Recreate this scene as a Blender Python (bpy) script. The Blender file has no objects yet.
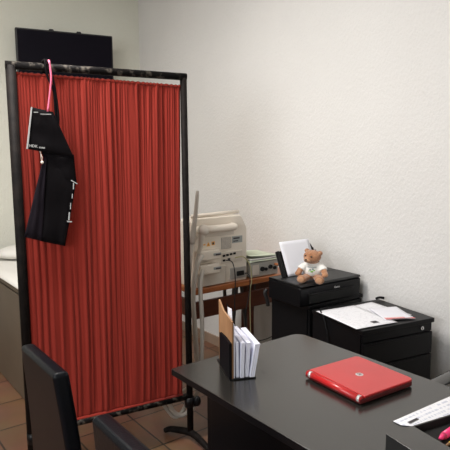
import bpy, bmesh, math, random
from math import sin, cos, pi, radians
from mathutils import Vector, Matrix, Euler, noise
random.seed(4)
S = bpy.context.scene
COL = S.collection

# ------------------------------------------------------------ camera, world, light, exposure
cam = bpy.data.cameras.new('camera')
camo = bpy.data.objects.new('camera', cam); COL.objects.link(camo)
cam.sensor_width = 36; cam.lens = 42.8; cam.clip_start = 0.02
rot = Matrix(((0.797, 0.081, -0.599), (-0.604, 0.096, -0.791), (-0.007, 0.992, 0.126)))
q = rot.to_quaternion(); q.normalize()
camo.matrix_world = Matrix.Translation((0, 0, 1.46)) @ q.to_matrix().to_4x4()
S.camera = camo
S.view_settings.view_transform = 'Standard'; S.view_settings.look = 'None'
S.view_settings.gamma = 1; S.view_settings.use_curve_mapping = False
S.view_settings.exposure = 0.18

w = bpy.data.worlds.new('world'); S.world = w; w.use_nodes = True
w.node_tree.nodes['Background'].inputs[0].default_value = (0.80, 0.90, 1.0, 1)
w.node_tree.nodes['Background'].inputs[1].default_value = 1.2

def area(name, loc, rotd, sx, sy, power, col):
    l = bpy.data.lights.new(name, 'AREA'); l.shape = 'RECTANGLE'; l.size = sx; l.size_y = sy
    l.energy = power; l.color = col
    o = bpy.data.objects.new(name, l); COL.objects.link(o)
    o.location = loc; o.rotation_euler = [radians(a) for a in rotd]
    return o
area('window_daylight', (-2.02, 0.55, 1.92), (0, -90, 0), 1.0, 1.9, 47, (0.95, 0.965, 0.99))
area('ceiling_lamp_light', (0.35, 2.15, 2.90), (0, 0, 0), 1.25, 0.5, 58, (1.0, 0.968, 0.93))

# ------------------------------------------------------------ room frame helper (screen and cabinet stand 11 degrees askew)
A = radians(11)
def P(x, y, z=0.0):
    return Vector((x*cos(A)+y*sin(A), -x*sin(A)+y*cos(A), z))

# ------------------------------------------------------------ materials
def new_mat(name):
    m = bpy.data.materials.new(name); m.use_nodes = True
    return m, m.node_tree.nodes, m.node_tree.links, m.node_tree.nodes['Principled BSDF']
def mat(name, c, rough=0.5, metal=0.0, bump=0.0, bscale=60.0, var=0.0, vscale=8.0, spec=0.5, c2=None, sheen=0.0, coat=0.0, trans=0.0, lo=0.35, hi=0.68):
    m, N, L, b = new_mat(name)
    b.inputs['Base Color'].default_value = (*c, 1)
    b.inputs['Roughness'].default_value = rough
    b.inputs['Metallic'].default_value = metal
    b.inputs['Specular IOR Level'].default_value = spec
    if sheen: b.inputs['Sheen Weight'].default_value = sheen
    if coat: b.inputs['Coat Weight'].default_value = coat; b.inputs['Coat Roughness'].default_value = 0.15
    if trans: b.inputs['Transmission Weight'].default_value = trans
    tc = N.new('ShaderNodeTexCoord')
    if bump:
        n = N.new('ShaderNodeTexNoise'); n.inputs['Scale'].default_value = bscale; n.inputs['Detail'].default_value = 3
        L.new(tc.outputs['Object'], n.inputs['Vector'])
        bp = N.new('ShaderNodeBump'); bp.inputs['Strength'].default_value = bump; bp.inputs['Distance'].default_value = 0.004
        L.new(n.outputs['Fac'], bp.inputs['Height']); L.new(bp.outputs[0], b.inputs['Normal'])
    if var or c2:
        n = N.new('ShaderNodeTexNoise'); n.inputs['Scale'].default_value = vscale; n.inputs['Detail'].default_value = 4
        L.new(tc.outputs['Object'], n.inputs['Vector'])
        r = N.new('ShaderNodeValToRGB')
        r.color_ramp.elements[0].position = lo; r.color_ramp.elements[1].position = hi
        d = c2 if c2 else tuple(min(1, k*(1+var)) for k in c)
        r.color_ramp.elements[0].color = (*[k*(1-var) for k in c], 1); r.color_ramp.elements[1].color = (*d, 1)
        L.new(n.outputs['Fac'], r.inputs[0]); L.new(r.outputs[0], b.inputs['Base Color'])
    return m

def wall_mat(name, c):
    m, N, L, b = new_mat(name)
    b.inputs['Roughness'].default_value = 0.75
    tc = N.new('ShaderNodeTexCoord'); mp = N.new('ShaderNodeMapping'); mp.inputs['Scale'].default_value = (1, 1, 0.65)
    L.new(tc.outputs['Object'], mp.inputs[0])
    n = N.new('ShaderNodeTexNoise'); n.inputs['Scale'].default_value = 130; n.inputs['Detail'].default_value = 4; n.inputs['Roughness'].default_value = 0.6
    L.new(mp.outputs[0], n.inputs['Vector'])
    v = N.new('ShaderNodeTexVoronoi'); v.inputs['Scale'].default_value = 70
    L.new(mp.outputs[0], v.inputs['Vector'])
    mx = N.new('ShaderNodeMath'); mx.operation = 'MULTIPLY_ADD'; mx.inputs[1].default_value = 0.5
    L.new(v.outputs['Distance'], mx.inputs[0]); L.new(n.outputs['Fac'], mx.inputs[2])
    bp = N.new('ShaderNodeBump'); bp.inputs['Strength'].default_value = 0.5; bp.inputs['Distance'].default_value = 0.006
    L.new(mx.outputs[0], bp.inputs['Height']); L.new(bp.outputs[0], b.inputs['Normal'])
    n2 = N.new('ShaderNodeTexNoise'); n2.inputs['Scale'].default_value = 1.7; n2.inputs['Detail'].default_value = 5
    L.new(tc.outputs['Object'], n2.inputs['Vector'])
    r = N.new('ShaderNodeValToRGB')
    r.color_ramp.elements[0].position = 0.3; r.color_ramp.elements[0].color = (*[k*0.95 for k in c], 1)
    r.color_ramp.elements[1].position = 0.75; r.color_ramp.elements[1].color = (*c, 1)
    L.new(n2.outputs['Fac'], r.inputs[0]); L.new(r.outputs[0], b.inputs['Base Color'])
    return m

def tile_mat():
    m, N, L, b = new_mat('terracotta_tile')
    tc = N.new('ShaderNodeTexCoord'); mp = N.new('ShaderNodeMapping')
    mp.inputs['Location'].default_value = (0.02, 0.055, 0)
    L.new(tc.outputs['Object'], mp.inputs[0])
    br = N.new('ShaderNodeTexBrick'); br.offset = 0; br.inputs['Scale'].default_value = 1
    br.inputs['Brick Width'].default_value = 0.33; br.inputs['Row Height'].default_value = 0.33
    br.inputs['Mortar Size'].default_value = 0.005; br.inputs['Mortar Smooth'].default_value = 0.2
    br.inputs['Color1'].default_value = (0.17, 0.080, 0.045, 1); br.inputs['Color2'].default_value = (0.23, 0.115, 0.065, 1)
    br.inputs['Mortar'].default_value = (0.03, 0.018, 0.012, 1)
    L.new(mp.outputs[0], br.inputs['Vector'])
    n = N.new('ShaderNodeTexNoise'); n.inputs['Scale'].default_value = 5; n.inputs['Detail'].default_value = 5
    L.new(tc.outputs['Object'], n.inputs['Vector'])
    mx = N.new('ShaderNodeMix'); mx.data_type = 'RGBA'; mx.blend_type = 'MULTIPLY'; mx.inputs['Factor'].default_value = 0.5
    L.new(br.outputs['Color'], mx.inputs['A']); L.new(n.outputs['Color'], mx.inputs['B'])
    L.new(mx.outputs['Result'], b.inputs['Base Color'])
    bp = N.new('ShaderNodeBump'); bp.invert = True; bp.inputs['Strength'].default_value = 0.5; bp.inputs['Distance'].default_value = 0.003
    L.new(br.outputs['Fac'], bp.inputs['Height']); L.new(bp.outputs[0], b.inputs['Normal'])
    b.inputs['Roughness'].default_value = 0.42
    return m

def wood_mat(name, c, c2, rough=0.35, axis=(1, 12, 12)):
    m, N, L, b = new_mat(name)
    tc = N.new('ShaderNodeTexCoord'); mp = N.new('ShaderNodeMapping'); mp.inputs['Scale'].default_value = axis
    L.new(tc.outputs['Object'], mp.inputs[0])
    n = N.new('ShaderNodeTexNoise'); n.inputs['Scale'].default_value = 4; n.inputs['Detail'].default_value = 6
    L.new(mp.outputs[0], n.inputs['Vector'])
    r = N.new('ShaderNodeValToRGB'); r.color_ramp.elements[0].position = 0.3; r.color_ramp.elements[1].position = 0.7
    r.color_ramp.elements[0].color = (*c, 1); r.color_ramp.elements[1].color = (*c2, 1)
    L.new(n.outputs['Fac'], r.inputs[0]); L.new(r.outputs[0], b.inputs['Base Color'])
    b.inputs['Roughness'].default_value = rough
    return m

def print_mat(name, rows=60.0, ink=(0.25, 0.25, 0.3), paper=(0.86, 0.86, 0.9), thr=0.55, wid=45.0, strength=0.35):
    """white paper with rows of small printed or handwritten marks"""
    m, N, L, b = new_mat(name)
    tc = N.new('ShaderNodeTexCoord'); sp = N.new('ShaderNodeSeparateXYZ'); L.new(tc.outputs['Object'], sp.inputs[0])
    def mth(op, a, bb=None, c=None):
        k = N.new('ShaderNodeMath'); k.operation = op
        for i, vv in enumerate((a, bb, c)):
            if vv is None: continue
            if isinstance(vv, (int, float)): k.inputs[i].default_value = vv
            else: L.new(vv, k.inputs[i])
        return k.outputs[0]
    yr = mth('MULTIPLY', sp.outputs['Y'], rows)
    fr = mth('FRACT', yr); fl = mth('FLOOR', yr)
    line = mth('LESS_THAN', fr, 0.45)
    cb = N.new('ShaderNodeCombineXYZ'); L.new(mth('MULTIPLY', sp.outputs['X'], wid), cb.inputs[0]); L.new(mth('MULTIPLY', fl, 3.7), cb.inputs[1])
    n = N.new('ShaderNodeTexNoise'); n.inputs['Scale'].default_value = 1; n.inputs['Detail'].default_value = 3; L.new(cb.outputs[0], n.inputs['Vector'])
    on = mth('MULTIPLY', mth('MULTIPLY', mth('GREATER_THAN', n.outputs['Fac'], thr), line), strength)
    mx = N.new('ShaderNodeMix'); mx.data_type = 'RGBA'; mx.inputs['A'].default_value = (*paper, 1); mx.inputs['B'].default_value = (*ink, 1)
    L.new(on, mx.inputs['Factor']); L.new(mx.outputs['Result'], b.inputs['Base Color'])
    b.inputs['Roughness'].default_value = 0.7
    return m

def curtain_mat():
    m, N, L, b = new_mat('red_cloth')
    tc = N.new('ShaderNodeTexCoord'); mp = N.new('ShaderNodeMapping'); mp.inputs['Scale'].default_value = (1, 1, 0.06)
    L.new(tc.outputs['Object'], mp.inputs[0])
    n = N.new('ShaderNodeTexNoise'); n.inputs['Scale'].default_value = 90; n.inputs['Detail'].default_value = 3
    L.new(mp.outputs[0], n.inputs['Vector'])
    bp = N.new('ShaderNodeBump'); bp.inputs['Strength'].default_value = 0.35; bp.inputs['Distance'].default_value = 0.004
    L.new(n.outputs['Fac'], bp.inputs['Height']); L.new(bp.outputs[0], b.inputs['Normal'])
    b.inputs['Base Color'].default_value = (0.34, 0.034, 0.022, 1)
    b.inputs['Roughness'].default_value = 0.8; b.inputs['Specular IOR Level'].default_value = 0.15
    b.inputs['Sheen Weight'].default_value = 0.15
    tr = N.new('ShaderNodeBsdfTranslucent'); tr.inputs['Color'].default_value = (0.5, 0.03, 0.02, 1)
    ms = N.new('ShaderNodeMixShader'); ms.inputs[0].default_value = 0.18
    L.new(b.outputs[0], ms.inputs[1]); L.new(tr.outputs[0], ms.inputs[2])
    L.new(ms.outputs[0], N['Material Output'].inputs['Surface'])
    return m

M = dict(
    wallr=wall_mat('plaster_off_white', (0.77, 0.755, 0.74)),
    wallb=wall_mat('plaster_greenish', (0.74, 0.74, 0.655)),
    ceil=mat('ceiling_paint', (0.75, 0.75, 0.72), 0.9),
    tile=tile_mat(),
    skirt=mat('skirting_tile', (0.33, 0.24, 0.18), 0.4, var=0.15, vscale=5),
    black=mat('black_laminate', (0.007, 0.006, 0.007), 0.34, spec=0.15, var=0.1, vscale=20),
    desktop=mat('dark_desktop_laminate', (0.020, 0.0185, 0.0165), 0.20, bump=0.02, bscale=400, spec=1.0),
    steel=mat('black_painted_steel', (0.006, 0.006, 0.007), 0.38, bump=0.04, bscale=200, spec=0.2),
    plastic=mat('black_plastic', (0.005, 0.005, 0.006), 0.32, spec=0.22),
    plastic_r=mat('black_textured_plastic', (0.011, 0.011, 0.012), 0.42, bump=0.08, bscale=500, spec=0.4),
    void=mat('dark_inside', (0.004, 0.004, 0.004), 0.8),
    leather=mat('black_leatherette', (0.003, 0.004, 0.0065), 0.36, bump=0.15, bscale=180, spec=0.12, coat=0.12),
    tube=mat('worn_black_paint', (0.007, 0.006, 0.006), 0.55, bump=0.35, bscale=70, c2=(0.014, 0.011, 0.010), vscale=30, spec=0.06),
    worn=mat('chipped_black_paint', (0.006, 0.005, 0.005), 0.55, bump=0.5, bscale=60, c2=(0.11, 0.095, 0.08), vscale=40, spec=0.08, lo=0.52, hi=0.72),
    red=curtain_mat(),
    tv=mat('television_dark_screen', (0.006, 0.005, 0.009), 0.55, spec=0.05),
    chrome=mat('chrome', (0.75, 0.75, 0.75), 0.2, 1.0),
    silver=mat('silver_plastic', (0.7, 0.7, 0.7), 0.3, 0.6),
    laptop=mat('red_laptop_plastic', (0.52, 0.016, 0.018), 0.3, coat=0.3, var=0.05),
    laptop_d=mat('shaded_dark_red_plastic', (0.10, 0.004, 0.005), 0.3),  # dark base red with the shadow under the laptop painted in; also logo letters
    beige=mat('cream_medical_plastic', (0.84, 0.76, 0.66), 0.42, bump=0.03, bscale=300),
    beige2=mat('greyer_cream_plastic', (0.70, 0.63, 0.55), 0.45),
    greylabel=mat('grey_metal_label', (0.36, 0.38, 0.37), 0.5),
    vent=mat('grey_vent_panel', (0.40, 0.37, 0.34), 0.6),
    orange=mat('orange_sticker', (0.85, 0.42, 0.08), 0.5),
    cable_w=mat('pale_grey_cable', (0.52, 0.48, 0.43), 0.45),
    cable_b=mat('black_cable', (0.015, 0.014, 0.014), 0.5),
    cable_y=mat('yellow_cable', (0.42, 0.38, 0.20), 0.5),
    box=mat('grey_instrument_plastic', (0.42, 0.40, 0.36), 0.5),
    cloth_g=mat('pale_green_paper', (0.70, 0.76, 0.60), 0.8, bump=0.2, bscale=60),
    wood_e=wood_mat('orange_brown_wood', (0.33, 0.10, 0.035), (0.52, 0.19, 0.07), 0.3),
    wood_d=wood_mat('dark_red_wood', (0.09, 0.028, 0.016), (0.14, 0.045, 0.025), 0.35),
    mdf=wood_mat('brown_board', (0.27, 0.135, 0.06), (0.38, 0.21, 0.105), 0.6, (1, 6, 2)),
    paper=mat('white_paper', (0.84, 0.84, 0.90), 0.7, var=0.02),
    env=mat('white_envelope', (0.80, 0.81, 0.92), 0.65, bump=0.1, bscale=40),
    prt1=print_mat('printed_form', 190, (0.35, 0.35, 0.4)),
    prt2=print_mat('handwritten_note', 60, (0.30, 0.34, 0.5), thr=0.5, wid=160, strength=0.45),
    redink=mat('red_printing', (0.62, 0.10, 0.10), 0.6),
    pinkink=mat('pale_red_printing', (0.80, 0.42, 0.42), 0.6),
    dark_ink=mat('dark_printing', (0.05, 0.045, 0.05), 0.6),
    fur=mat('brown_plush', (0.30, 0.125, 0.055), 0.95, bump=0.9, bscale=220, c2=(0.50, 0.25, 0.13), vscale=60, sheen=0.4),
    fur_l=mat('light_brown_plush', (0.50, 0.27, 0.15), 0.95, bump=0.9, bscale=220, sheen=0.4),
    shirt=mat('white_cotton', (0.80, 0.79, 0.76), 0.9, bump=0.3, bscale=120),
    green=mat('green_print', (0.25, 0.50, 0.12), 0.8),
    blueg=mat('grey_blue_print', (0.20, 0.28, 0.32), 0.8),
    eye=mat('black_bead', (0.01, 0.008, 0.008), 0.1),
    pink=mat('pink_ribbon', (0.85, 0.16, 0.28), 0.5),
    pinkp=mat('pink_pen_plastic', (0.85, 0.04, 0.18), 0.3),
    yel=mat('yellow_pencil_paint', (0.75, 0.52, 0.05), 0.4),
    garment=mat('black_nylon', (0.0065, 0.0055, 0.0065), 0.8, bump=0.15, bscale=40, spec=0.06),
    garment2=mat('black_nylon_side', (0.012, 0.009, 0.013), 0.8, bump=0.2, bscale=40, spec=0.08),
    wht=mat('white_print', (0.50, 0.50, 0.50), 0.6),
    sheet=mat('white_sheet', (0.74, 0.72, 0.68), 0.9, bump=0.3, bscale=12),
    couch=mat('brown_grey_panel', (0.13, 0.095, 0.065), 0.6, var=0.08, vscale=4),
    grey=mat('grey_metal', (0.13, 0.125, 0.12), 0.5),
    greyfab=mat('grey_upholstery', (0.14, 0.14, 0.15), 0.9, bump=0.4, bscale=200),
    frame=mat('white_window_frame', (0.75, 0.75, 0.75), 0.4),
)
# window glass
g, N_, L_, b_ = new_mat('window_glass'); b_.inputs['Transmission Weight'].default_value = 1; b_.inputs['Roughness'].default_value = 0; b_.inputs['IOR'].default_value = 1.02
M['glass'] = g
# lamp diffuser
g, N_, L_, b_ = new_mat('lamp_diffuser'); b_.inputs['Emission Color'].default_value = (1, 0.94, 0.85, 1); b_.inputs['Emission Strength'].default_value = 3
M['lamp'] = g

# ------------------------------------------------------------ mesh helpers
def bx(bm, x0, x1, y0, y1, z0, z1, T=None):
    vs = [bm.verts.new((x, y, z)) for z in (z0, z1) for y in (y0, y1) for x in (x0, x1)]
    if T is not None:
        for v in vs: v.co = T @ v.co
    for f in ((0, 2, 3, 1), (4, 5, 7, 6), (0, 1, 5, 4), (2, 6, 7, 3), (0, 4, 6, 2), (1, 3, 7, 5)):
        bm.faces.new([vs[i] for i in f])
    return bm
def prism(bm, pts, a, b, axis='z', T=None):
    """extrude polygon pts (2D) from a to b along axis"""
    def mk(p, h):
        c = {'z': (p[0], p[1], h), 'y': (p[0], h, p[1]), 'x': (h, p[0], p[1])}[axis]
        c = Vector(c)
        return bm.verts.new(T @ c if T is not None else c)
    lo = [mk(p, a) for p in pts]; hi = [mk(p, b) for p in pts]
    n = len(pts)
    bm.faces.new(lo[::-1]); bm.faces.new(hi)
    for i in range(n): bm.faces.new((lo[i], lo[(i+1) % n], hi[(i+1) % n], hi[i]))
    return bm
def smooth_path(pts, k=6):
    pts = [Vector(p) for p in pts]
    if len(pts) < 3: return pts
    out = []
    for i in range(len(pts)-1):
        p0 = pts[max(i-1, 0)]; p1 = pts[i]; p2 = pts[i+1]; p3 = pts[min(i+2, len(pts)-1)]
        for j in range(k):
            t = j/k
            out.append(0.5*((2*p1)+(-p0+p2)*t+(2*p0-5*p1+4*p2-p3)*t*t+(-p0+3*p1-3*p2+p3)*t**3))
    out.append(pts[-1])
    return out
def tube(bm, pts, r, n=10, smooth=0, caps=True, taper=None):
    pts = smooth_path(pts, smooth) if smooth else [Vector(p) for p in pts]
    rings = []; ref = None
    for i, p in enumerate(pts):
        d = (pts[min(i+1, len(pts)-1)]-pts[max(i-1, 0)]).normalized()
        if ref is None:
            ref = Vector((0, 0, 1)) if abs(d.z) < 0.9 else Vector((1, 0, 0))
        s = d.cross(ref).normalized(); u = s.cross(d).normalized(); ref = u
        rr = r*(taper(i/(len(pts)-1)) if taper else 1)
        rings.append([bm.verts.new(p+s*cos(2*pi*j/n)*rr+u*sin(2*pi*j/n)*rr) for j in range(n)])
    for a, b in zip(rings, rings[1:]):
        for j in range(n): bm.faces.new((a[j], a[(j+1) % n], b[(j+1) % n], b[j]))
    if caps:
        bm.faces.new(rings[0][::-1]); bm.faces.new(rings[-1])
    return bm
def ball(bm, c, r, sx=1, sy=1, sz=1, seg=20, rings=12, R=None):
    m4 = Matrix.Translation(c) @ (R.to_4x4() if R else Matrix.Identity(4)) @ Matrix.Diagonal((sx, sy, sz, 1))
    bmesh.ops.create_uvsphere(bm, u_segments=seg, v_segments=rings, radius=r, matrix=m4)
    return bm
def disc(bm, c, r, h, axis='z', n=24, r2=None):
    R = {'z': Matrix.Identity(4), 'y': Matrix.Rotation(pi/2, 4, 'X'), 'x': Matrix.Rotation(pi/2, 4, 'Y')}[axis]
    bmesh.ops.create_cone(bm, cap_ends=True, segments=n, radius1=r, radius2=r if r2 is None else r2, depth=h, matrix=Matrix.Translation(c) @ R)
    return bm
def nb(): return bmesh.new()
def obj(name, bm, m, parent=None, bevel=0.0, seg=2, smooth=False, subsurf=0):
    bmesh.ops.recalc_face_normals(bm, faces=bm.faces)
    me = bpy.data.meshes.new(name); bm.to_mesh(me); bm.free()
    me.materials.append(m)
    o = bpy.data.objects.new(name, me); COL.objects.link(o)
    if parent: o.parent = parent
    if bevel:
        md = o.modifiers.new('bevel', 'BEVEL'); md.width = bevel; md.segments = seg; md.limit_method = 'ANGLE'; md.angle_limit = radians(40)
        for p in me.polygons: p.use_smooth = True
        ws = o.modifiers.new('wn', 'WEIGHTED_NORMAL'); ws.keep_sharp = True
    if smooth:
        for p in me.polygons: p.use_smooth = True
    if subsurf:
        sd = o.modifiers.new('sub', 'SUBSURF'); sd.levels = subsurf; sd.render_levels = subsurf
    return o
def tag(o, label, cat=None, group=None):
    o['label'] = label
    if cat: o['category'] = cat
    if group: o['group'] = group
    return o
def thing(name, label, cat, loc=(0, 0, 0), rz=0.0, group=None):
    o = bpy.data.objects.new(name, None); COL.objects.link(o)
    o.location = loc; o.rotation_euler = (0, 0, rz); o.empty_display_size = 0.05
    return tag(o, label, cat, group)
def struct(name, bm, m, bevel=0):
    o = obj(name, bm, m, bevel=bevel); o['kind'] = 'structure'; return o
def edge_black(o, m=None):
    o.data.materials.append(m or M['black'])
    for p in o.data.polygons:
        if abs(p.normal.z) < .5: p.material_index = 1
def words(name, txt, size, m, parent, loc, rotd, depth=0.0004, align='CENTER', shear=0.0, bold=0.0):
    cu = bpy.data.curves.new(name, 'FONT'); cu.body = txt; cu.size = size; cu.extrude = depth; cu.align_x = align; cu.align_y = 'CENTER'
    cu.shear = shear; cu.offset = bold
    t = bpy.data.objects.new(name, cu); COL.objects.link(t)
    dg = bpy.context.evaluated_depsgraph_get(); dg.update()
    me = bpy.data.meshes.new_from_object(t.evaluated_get(dg)); bpy.data.objects.remove(t)
    me.materials.clear(); me.materials.append(m)
    o = bpy.data.objects.new(name, me); COL.objects.link(o); o.parent = parent
    o.location = loc; o.rotation_euler = [radians(a) for a in rotd]
    return o
def remesh(name, bm, m, parent, voxel, iters=6):
    """fuse overlapping lumps into one continuous skin"""
    me = bpy.data.meshes.new('tmp'); bm.to_mesh(me); bm.free()
    t = bpy.data.objects.new('tmp', me); COL.objects.link(t)
    r = t.modifiers.new('r', 'REMESH'); r.mode = 'VOXEL'; r.voxel_size = voxel
    s = t.modifiers.new('s', 'SMOOTH'); s.iterations = iters; s.factor = 0.5
    dg = bpy.context.evaluated_depsgraph_get(); dg.update()
    out = bpy.data.meshes.new_from_object(t.evaluated_get(dg)); bpy.data.objects.remove(t)
    out.materials.clear(); out.materials.append(m)
    for p in out.polygons: p.use_smooth = True
    out.name = name
    o = bpy.data.objects.new(name, out); COL.objects.link(o); o.parent = parent
    return o
def sheet_bm(w, h, nx=8, ny=8, curl=0.0, thick=0.0006, zf=None):
    bm = nb(); top = {}
    for k in (0, 1):
        for i in range(nx+1):
            for j in range(ny+1):
                x = w*i/nx; y = h*j/ny
                z = (zf(x/w, y/h) if zf else curl*((x/w-.5)**2+(y/h-.5)**2)) + k*thick
                top[k, i, j] = bm.verts.new((x, y, z))
    for i in range(nx):
        for j in range(ny):
            bm.faces.new([top[1, a, b] for a, b in ((i, j), (i+1, j), (i+1, j+1), (i, j+1))])
            bm.faces.new([top[0, a, b] for a, b in ((i, j), (i, j+1), (i+1, j+1), (i+1, j))])
    for i in range(nx):
        for j in (0, ny): bm.faces.new((top[0, i, j], top[0, i+1, j], top[1, i+1, j], top[1, i, j]))
    for j in range(ny):
        for i in (0, nx): bm.faces.new((top[0, i, j], top[0, i, j+1], top[1, i, j+1], top[1, i, j]))
    return bm

# ------------------------------------------------------------ room
XR, XL, YB, YN, H = 2.38, -2.0, 4.40, -1.6, 3.0
struct('floor', bx(nb(), XL-.12, XR+.12, YN-.12, YB+.12, -0.08, 0), M['tile'])
struct('ceiling', bx(nb(), XL-.12, XR+.12, YN-.12, YB+.12, H, H+.08), M['ceil'])
struct('wall_right', bx(nb(), XR, XR+.12, YN, YB, 0, H), M['wallr'])
struct('wall_back', bx(nb(), XL-.12, XR+.12, YB, YB+.12, 0, H), M['wallb'])
struct('wall_near', bx(nb(), XL-.12, XR+.12, YN-.12, YN, 0, H), M['wallb'])
WY0, WY1, WZ0, WZ1 = -0.45, 1.55, 1.38, 2.45
bm = nb()
bx(bm, XL-.12, XL, YN, WY0, 0, H); bx(bm, XL-.12, XL, WY1, YB, 0, H)
bx(bm, XL-.12, XL, WY0, WY1, 0, WZ0); bx(bm, XL-.12, XL, WY0, WY1, WZ1, H)
struct('wall_left', bm, M['wallb'])
bm = nb()
for (a, b, c, d) in ((WY0, WY1, WZ0, WZ0+.05), (WY0, WY1, WZ1-.05, WZ1), (WY0, WY0+.05, WZ0+.05, WZ1-.05), (WY1-.05, WY1, WZ0+.05, WZ1-.05), (.53, .57, WZ0+.05, WZ1-.05)):
    bx(bm, XL-.09, XL-.04, a, b, c, d)
wf = struct('window_1', bm, M['frame'])
obj('window_glass', bx(nb(), XL-.07, XL-.064, WY0+.05, WY1-.05, WZ0+.05, WZ1-.05), M['glass'], wf)
struct('baseboard_right', bx(nb(), XR-.012, XR, YN, YB-.012, 0, .075), M['skirt'])
struct('baseboard_back', bx(nb(), XL, XR, YB-.012, YB, 0, .075), M['skirt'])

lt = thing('ceiling_light', 'white rectangular ceiling light over the desk', 'light', (0.35, 2.15, H))
obj('light_housing', bx(nb(), -.64, .64, -.29, .29, -.06, 0), M['frame'], lt, .005)
obj('light_diffuser', bx(nb(), -.61, .61, -.26, .26, -.075, -.06), M['lamp'], lt)

# ------------------------------------------------------------ television on the back wall
tv = thing('television', 'flat black television mounted high on the wall behind the red screen', 'television', P(0.43, 4.45, 0), -A)
W_ = 0.742
obj('television_housing', bx(nb(), 0, W_, 0, .045, 2.02, 2.443), M['plastic_r'], tv, .006)
obj('television_panel', bx(nb(), .012, W_-.012, -.003, .004, 2.035, 2.431), M['tv'], tv)
for sx in (.245, .455):
    bm = nb(); prism(bm, [(sx, 2.443), (sx+.04, 2.443), (sx+.034, 2.454), (sx+.006, 2.454)], .005, .03, 'y')
    obj('mounting_clip', bm, M['plastic_r'], tv, .002)
bm = nb(); bx(bm, .30, .44, .045, .07, 2.15, 2.3)
e = Matrix.Rotation(A, 3, 'Z') @ Vector((0, 0, 0))
tube(bm, [(.37, .06, 2.22), (.345, .172, 2.22)], .018)
obj('wall_bracket', bm, M['steel'], tv)
# ------------------------------------------------------------ exam couch behind the screen
cz = thing('exam_couch', 'brown panelled exam couch with white sheet behind the red screen', 'exam couch', P(0.187, 3.691), 0)
bm = nb(); bx(bm, 0.0, .64, -.62, 0.62, 0.0, .655)
obj('couch_base', bm, M['couch'], cz, .008)
bm = nb(); bx(bm, -.005, .645, -.63, 0.64, .66, .715)
obj('couch_mattress', bm, M['couch'], cz, .02, 3)
def shz(u, v): return 0.004+.006*sin(v*17+u*5)*sin(u*9)
sh = sheet_bm(.665, 1.275, 20, 30, thick=.006, zf=lambda u, v: .717+.004*sin(v*17+u*5)*sin(u*9) - (0.02 if u in (0, 1) else 0) - 0)
for v in sh.verts: v.co += Vector((-.0125, -.63, .004))
o = obj('couch_sheet', sh, M['sheet'], cz, smooth=True)
bm = nb(); ball(bm, (0.34, .44, .775), 1, .26, .17, .055)
obj('couch_pillow', bm, M['sheet'], cz, smooth=True)

# ------------------------------------------------------------ red privacy screen
sc = thing('privacy_screen', 'tall red pleated cloth privacy screen in a worn black tube frame', 'privacy screen', P(.20, 2.45), -A)
SW = .785; T_ = .019
o = obj('left_post', tube(nb(), [(T_-.003, 0, .03), (T_-.008, 0, 1.845)], .0215, 16), M['tube'], sc, smooth=True)
o = obj('right_post', tube(nb(), [(SW-.013+.02, 0, .03), (SW-.002, 0, 1.84)], .0165, 16), M['tube'], sc, smooth=True)
o = obj('top_rail', tube(nb(), [(-.010, 0, 1.846), (SW+.012, 0, 1.843)], .0172, 16), M['worn'], sc, smooth=True)
obj('bottom_rail', tube(nb(), [(T_*2-.01, 0, .222), (SW-.005, 0, .235)], .0165, 16), M['worn'], sc, smooth=True)
# swept feet, clamps on the posts
def foot(x, bendx):
    pts = [(x-.098, .118, .013), (x-.075, .095, .027), (x-.035, .045, .034), (x, 0, .035), (x+.014, -.06, .034), (x+.025, -.12, .026), (x+.033, -.17, .013)]
    bm = tube(nb(), pts, .017, 12, smooth=4, taper=lambda t: .75+.35*sin(pi*t))
    for v in bm.verts:
        if v.co.z < 0: v.co.z = 0.0
    return bm
for x in (T_, SW+.005):
    obj('screen_foot', foot(x, .05), M['tube'], sc, smooth=True)
bm = nb(); disc(bm, (SW+.004, 0, .205), .026, .05, 'z', 16)
tube(bm, [(SW+.004, 0, .20), (SW+.035, -.012, .19)], .014, 10); ball(bm, (SW+.042, -.014, .205), .02, 1, .8, 1.4)
obj('post_clamp', bm, M['plastic'], sc, smooth=True)
bm = nb(); disc(bm, (T_, 0, .20), .026, .05, 'z', 16); obj('post_clamp', bm, M['plastic'], sc, smooth=True)
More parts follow.
